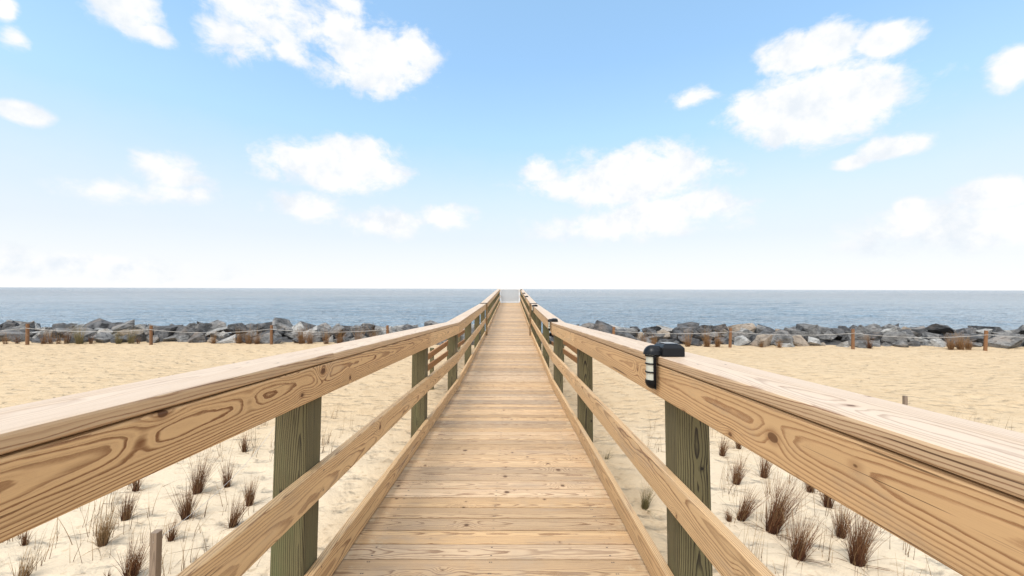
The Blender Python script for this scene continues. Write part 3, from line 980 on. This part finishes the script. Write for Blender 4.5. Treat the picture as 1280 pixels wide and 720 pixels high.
left_tufts = [
 (130, 681, 46, 120, .55, .10, 'broad dark grass tuft to the left of the grey stake, beside paler straws'),
 (159, 650, 40, 100, .5, .12, 'upright brown grass tuft left of the stake, behind the broad dark one'),
 (166, 722, 54, 130, .6, .16, 'bushy brown grass tuft just left of the grey stake'),
 (234, 649, 46, 130, .5, .08, 'dense brown grass tuft just right of and behind the grey stake'),
 (248, 617, 55, 120, .4, .14, 'tall slim brown grass tuft emerging under the left rail, right of stake'),
 (285, 609, 36, 70, .4, .05, 'slender grass tuft between the tall slim tuft and the first left post'),
 (292, 658, 40, 90, .55, .22, 'leaning brown grass tuft touching the left middle rail from behind'),
 (313, 632, 38, 100, .45, .06, 'compact grass tuft nearest the first left post'),
 (34, 682, 24, 60, .5, .05, 'small grass tuft at far left under the rail edge'),
 (30, 724, 40, 60, .9, .2, 'loose pale grass tuft in the bottom left corner'),
 (172, 614, 30, 60, .6, .05, 'low dark grass tuft half hidden by the left rail'),
 (307, 565, 26, 70, .5, .0, 'distant grass tuft under the left rail beside the first post'),
 (215, 676, 30, 60, .5, .15, 'thin short grass tuft immediately right of the grey stake top'),
 (137, 724, 14, 40, .6, .1, 'tiny grass tuft at the bottom edge left of the bushy one'),
]
for px, py, hp, nb, sp, le, lab in left_tufts:
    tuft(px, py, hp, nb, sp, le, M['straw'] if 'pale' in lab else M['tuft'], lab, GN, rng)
right_tufts = [
 (921, 604, 33, 120, .65, .10, 'round bushy brown grass tuft right of the first right post'),
 (903, 569, 28, 90, .5, .15, 'small brown grass tuft closest behind the first right post'),
 (924, 560, 26, 60, .4, .0, 'dark stub of a grass tuft tucked under the right rail'),
 (955, 596, 36, 90, .5, .12, 'upright grass tuft under the right rail behind the big tuft'),
 (926, 649, 46, 110, .5, .28, 'leaning brown grass tuft rising over the right middle rail'),
 (913, 651, 22, 60, .7, -.1, 'low spreading grass tuft at the foot of the leaning one'),
 (965, 664, 76, 190, .42, .24, 'largest tall dense brown grass tuft right of the first right post'),
 (998, 697, 62, 130, .6, .14, 'forked tall grass tuft with arching blades right of the largest'),
 (1014, 615, 42, 70, .4, .0, 'dark grass tuft mostly hidden behind the right rail'),
 (1036, 632, 46, 80, .4, .02, 'second dark grass tuft along the lower edge of the right rail'),
 (1051, 670, 46, 100, .45, .14, 'slim brown grass tuft left of the tall rightmost one'),
 (1072, 704, 76, 180, .42, .10, 'tall dense brown grass tuft, rightmost of the big ones'),
 (1195, 706, 16, 40, .5, .0, 'small grass tuft at the far right under the rail'),
 (806, 635, 34, 80, .6, .16, 'olive grass tuft on the sand between boardwalk and first right post'),
]
for px, py, hp, nb, sp, le, lab in right_tufts:
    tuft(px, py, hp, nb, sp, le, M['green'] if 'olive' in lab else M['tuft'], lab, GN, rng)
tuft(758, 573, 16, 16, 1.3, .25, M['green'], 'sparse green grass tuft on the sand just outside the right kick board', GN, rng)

# grass at the foot of the boulders
GF = 'grass tufts along the rope fence'
FG = [(9, 18, 26, 'r'), (24, 16, 26, 't'), (56, 18, 50, 'r'), (64, 20, 40, 'r'), (75, 15, 30, 'r'), (85, 21, 60, 't'), (101, 26, 110, 'o'), (115, 14, 34, 't'), (149, 22, 70, 'o'), (165, 22, 60, 'o'), (174, 12, 26, 't'),
      (268, 16, 60, 'r'), (300, 22, 70, 'r'), (312, 24, 70, 'r'), (322, 20, 60, 'r'), (378, 24, 90, 'r'), (388, 22, 80, 'r'), (408, 20, 60, 'r'), (425, 24, 70, 'r'), (448, 26, 80, 'r'), (470, 24, 70, 'r'),
      (805, 20, 80, 'r'), (818, 18, 70, 'r'), (860, 22, 70, 'r'), (884, 24, 100, 'r'), (897, 20, 90, 'r'), (952, 12, 40, 'r'), (975, 13, 60, 'r'), (1088, 20, 50, 't'), (1190, 20, 110, 'r'), (1202, 22, 130, 'r'), (1212, 18, 90, 'r')]
FNAME = ['the leftmost rope post', 'the second rope post', 'the third rope post', 'the fourth rope post', 'the fifth rope post', 'the sixth rope post', 'the seventh rope post', 'the rightmost rope post']
seen = {}
for px, hp, nb, kd in FG:
    k = min(range(8), key=lambda q: abs(FPX[q] - px))
    sd = 'left' if px < FPX[k] else 'right'
    seen.setdefault((k, sd), []).append(px)
for px, hp, nb, kd in FG:
    by = 430.6 if px < 640 else 433 + (px - 767) / 466 * 5.6
    hz = 359.0 + px / 1280 * 4.0
    k = min(range(8), key=lambda q: abs(FPX[q] - px))
    sd = 'left' if px < FPX[k] else 'right'
    grp = sorted(seen[(k, sd)], key=lambda q: abs(FPX[k] - q)); oi = grp.index(px)
    word = {'r': 'rusty brown', 't': 'thin dark', 'o': 'yellowish bushy'}[kd]
    order = ['nearest', 'second', 'third', 'fourth', 'fifth', 'sixth', 'seventh'][oi]
    lab = '%s grass tuft before the boulders, %s to the %s of %s' % (word, order, sd, FNAME[k])
    tuft(px, by - 1 + (HZ - hz), hp, nb, .9 if kd != 't' else .6, rng.uniform(-.1, .1), M[{'r': 'reed', 't': 'tuft', 'o': 'green'}[kd]], lab, GF, rng, wd=0.0055)

# loose straw stalks and twigs: nobody could count them
G = Grass(); T = Grass()
rng = random.Random(12)
def in_patch(x, y):
    lim = 2.25 if x < 0 else 1.15 + 0.12 * y
    return abs(x) > lim and y < 7.6 + 0.8 * mnoise.noise(Vector((x * .5, 0, 0)))
n = 0
while n < 1150:
    x, y = rng.uniform(-13, 13), rng.uniform(0.8, 8.2)
    if not in_patch(x, y): continue
    if mnoise.noise(Vector((x * .9, y * .9, 5))) < -0.12: continue
    n += 1
    for k in range(rng.randint(1, 7)):
        xx, yy = x + rng.gauss(0, .05), y + rng.gauss(0, .05)
        g = ground_h(xx, yy)
        G.blade((xx, yy, g - .02), (rng.gauss(0, .12) + .08, rng.gauss(0, .12), 1), rng.uniform(.12, .45), rng.uniform(.0022, .0040), (rng.gauss(.1, .2), rng.gauss(0, .2), -.1), rng)
tag(G.build('dry_grass_stalks', M['straw']), 'thin pale straw stalks scattered over the planted sand on both sides', 'grass', kind='stuff')
n = 0
while n < 520:
    x, y = rng.uniform(-12, 12), rng.uniform(0.8, 8.0)
    if not in_patch(x, y): continue
    n += 1
    g = ground_h(x, y); a = rng.uniform(0, 6.283)
    T.blade((x, y, g + .004), (math.cos(a), math.sin(a), rng.uniform(0, .25)), rng.uniform(.08, .42), rng.uniform(.0014, .003), (rng.gauss(0, .5), rng.gauss(0, .5), -.15), rng, segs=5)
tag(T.build('dry_twigs', M['twig']), 'thin dark twigs and runners lying on the planted sand', 'twigs', kind='stuff')

# ------------------------------------------------------------------ world: sky with cumulus
SUN_EL, SUN_AZ = R(58), R(-152)     # azimuth measured from +Y towards +X (negative: left), behind the viewer's left
W = bpy.data.worlds.new('World'); scene.world = W
W.use_nodes = True
t = NT(W.node_tree)
for n_ in list(t.n): t.n.remove(n_)
outw = t.new('ShaderNodeOutputWorld')
sky = t.new('ShaderNodeTexSky', sky_type='NISHITA')
sky.sun_disc = False
sky.sun_elevation = SUN_EL
sky.sun_rotation = SUN_AZ
sky.air_density = 1.0; sky.dust_density = 0.6; sky.ozone_density = 1.0
elv = t.math('ARCSINE', t.sep(t.new('ShaderNodeTexCoord').outputs['Generated'])[2])
def ramp(fac, stops):
    n = t.new('ShaderNodeValToRGB')
    t.set(n.inputs[0], fac)
    cr = n.color_ramp
    while len(cr.elements) < len(stops): cr.elements.new(0.5)
    for e, (p_, c_) in zip(cr.elements, stops):
        e.position = p_; e.color = (*c_, 1)
    return n.outputs[0]
skytint = ramp(elv, [(0.0, (.72, .58, .52)), (0.12, (.75, .60, .55)), (0.22, (.95, .80, .75)), (0.36, (1, 1, 1))])
bg = t.new('ShaderNodeBackground')
t.set(bg.inputs['Color'], t.mix(1.0, sky.outputs[0], skytint, 'MULTIPLY')); bg.inputs['Strength'].default_value = 0.14
gen = t.new('ShaderNodeTexCoord').outputs['Generated']
dx, dy, dz = t.sep(gen)
az = t.math('ARCTAN2', dx, dy)
el = t.math('ARCSINE', dz)
cl_n = t.noise(t.vmath('MULTIPLY', gen, (1, 1, 1.5)), 13.0, 12, 0.64, 0.2)
wv = t.noise(gen, 5.0, 4, 0.55, color=True)
wx, wy, wz = t.sep(wv)
azd = t.math('ADD', az, t.math('MULTIPLY', t.math('SUBTRACT', wx, 0.5), 0.08))
eld = t.math('ADD', el, t.math('MULTIPLY', t.math('SUBTRACT', wy, 0.5), 0.045))
ae = t.comb(azd, eld, 0.0)
CL = [(470, 72, 76, 44, .85), (432, 40, 34, 26, .65), (515, 62, 34, 30, .8), (440, 8, 30, 14, .5),
      (335, 12, 100, 40, .62), (300, 52, 55, 22, .48), (368, 68, 30, 14, .62),
      (150, 8, 82, 30, .72), (203, 51, 28, 12, .6), (36, 142, 36, 15, .85), (20, 44, 24, 14, .5), (2, 6, 22, 18, .8),
      (420, 210, 104, 32, 1.05), (440, 194, 62, 24, .9), (385, 258, 60, 20, .55), (480, 276, 60, 18, .55), (560, 274, 38, 17, .75),
      (215, 216, 52, 24, .7), (140, 238, 55, 16, .45), (228, 240, 50, 14, .45),
      (1030, 124, 130, 56, 1.15), (1015, 64, 76, 30, 1), (935, 138, 48, 26, .8), (868, 125, 34, 12, .65), (1095, 120, 56, 44, 1),
      (1110, 46, 48, 23, .95), (1125, 184, 52, 16, .95), (1080, 200, 34, 10, .8), (1275, 80, 44, 30, .95),
      (790, 222, 114, 38, 1), (700, 235, 60, 14, .5), (840, 262, 105, 24, .9), (672, 215, 28, 17, .85), (790, 282, 130, 20, .55),
      (1245, 240, 60, 22, .95), (1137, 262, 24, 14, .75), (1200, 285, 190, 34, .65), (1290, 275, 120, 40, .8), (90, 330, 240, 24, .6)]
val = None
for (cx, cy, rx, ry, st) in CL:
    a0 = math.atan((cx - VPX) / 500.0); ca = math.cos(a0)
    e0 = math.atan((HZ - cy + (cx - 640) * 0.0031) / 500.0 * ca)
    ra = rx / 500.0 * ca * ca; re = ry / 500.0 * ca
    mp = t.new('ShaderNodeMapping', vector_type='POINT')
    mp.inputs['Scale'].default_value = (1 / ra, 1 / re, 1)
    mp.inputs['Location'].default_value = (-a0 / ra, -e0 / re, 0)
    t.set(mp.inputs['Vector'], ae)
    ln_ = t.vmath('LENGTH', mp.outputs[0])
    s_ = t.math('SUBTRACT', st, t.math('MULTIPLY', ln_, st))
    val = s_ if val is None else t.math('MAXIMUM', val, s_)
# unseen clouds overhead and behind, coverage raised to light the scene
oth = t.noise(t.vmath('MULTIPLY', gen, (1, 1, 2.2)), 2.6, 6, 0.6)
oth = t.math('MULTIPLY', t.math('SUBTRACT', oth, 0.44), 4.0)
front = t.math('MULTIPLY', t.ss(dy, 0.25, 0.55), t.ss(dz, 0.55, 0.75, 1.0, 0.0))
oth = t.math('SUBTRACT', oth, t.math('MULTIPLY', front, 4.0))
val = t.math('MAXIMUM', val, oth)
dens = t.math('ADD', val, t.math('MULTIPLY', t.math('SUBTRACT', cl_n, 0.52), 1.75))
alpha = t.math('MULTIPLY', t.ss(dens, -0.16, 0.36), t.ss(val, -0.40, 0.02))
# low bank of white haze on the horizon
hz_ = t.math('ADD', el, t.math('MULTIPLY', t.math('SUBTRACT', cl_n, 0.5), 0.05))
hzv = ramp(hz_, [(0.0, (.97,) * 3), (0.12, (.80,) * 3), (0.22, (.42,) * 3), (0.34, (.10,) * 3), (0.5, (.0,) * 3)])
haze = t.math('MULTIPLY', hzv, 1.0)
veil = t.mix(0.24, t.mix(1.0, sky.outputs[0], skytint, 'MULTIPLY'), (0.30 / .14, 0.57 / .14, 0.76 / .14))   # thin high cloud
t.set(bg.inputs['Color'], veil)
shade = t.math('MULTIPLY', t.ss(t.noise(gen, 16.0, 6, 0.6), 0.30, 0.58), t.ss(val, -0.1, 0.35, 0.45, 1.0))
CLOUDV = 0.52
ccol = t.mix(shade, (0.84 * CLOUDV, 0.90 * CLOUDV, 0.965 * CLOUDV), (1.03 * CLOUDV, 1.03 * CLOUDV, 1.03 * CLOUDV))
bgc = t.new('ShaderNodeBackground'); t.set(bgc.inputs['Color'], ccol)
# unseen clouds overhead and behind the viewer, brightened to add neutral fill light
t.set(bgc.inputs['Strength'], t.math('MULTIPLY_ADD', t.ss(dy, -0.1, 0.6, 1.0, 0.0), 1.3, 1.0))
bgh = t.new('ShaderNodeBackground'); t.set(bgh.inputs['Color'], ramp(elv, [(0.0, (.53, .53, .528)), (0.12, (.452, .487, .517))])); bgh.inputs['Strength'].default_value = 1.0
m1 = t.new('ShaderNodeMixShader')
t.set(m1.inputs[0], haze); t.l.new(bg.outputs[0], m1.inputs[1]); t.l.new(bgh.outputs[0], m1.inputs[2])
m2 = t.new('ShaderNodeMixShader')
t.set(m2.inputs[0], alpha); t.l.new(m1.outputs[0], m2.inputs[1]); t.l.new(bgc.outputs[0], m2.inputs[2])
t.l.new(m2.outputs[0], outw.inputs[0])

# ------------------------------------------------------------------ sun
sd = bpy.data.lights.new('sun', 'SUN')
sd.energy = 1.5; sd.angle = R(26); sd.color = (1.0, 0.955, 0.89)
so_ = bpy.data.objects.new('sun', sd); link(so_)
dirv = Vector((math.sin(SUN_AZ) * math.cos(SUN_EL), math.cos(SUN_AZ) * math.cos(SUN_EL), math.sin(SUN_EL)))
so_.rotation_euler = dirv.to_track_quat('Z', 'Y').to_euler()
so_.location = dirv * 40

# ------------------------------------------------------------------ camera
cd = bpy.data.cameras.new('camera')
cd.sensor_width = 36.0; cd.lens = 36.0 * F
cd.clip_start = 0.05; cd.clip_end = 60000
cam = bpy.data.objects.new('camera', cd); link(cam)
cam.location = (0, 0, CAM_Z)
yaw, pitch_, roll = -math.atan(1.0 / 500), math.atan(1.0 / 500), math.atan(4.0 / 1280)
cam.rotation_euler = (Matrix.Rotation(yaw, 3, 'Z') @ Matrix.Rotation(math.pi / 2 + pitch_, 3, 'X') @ Matrix.Rotation(roll, 3, 'Z')).to_euler()
scene.camera = cam

scene.view_settings.view_transform = 'Standard'
scene.view_settings.look = 'None'
scene.view_settings.exposure = 0.95
scene.view_settings.gamma = 1.0
scene.render.film_transparent = False
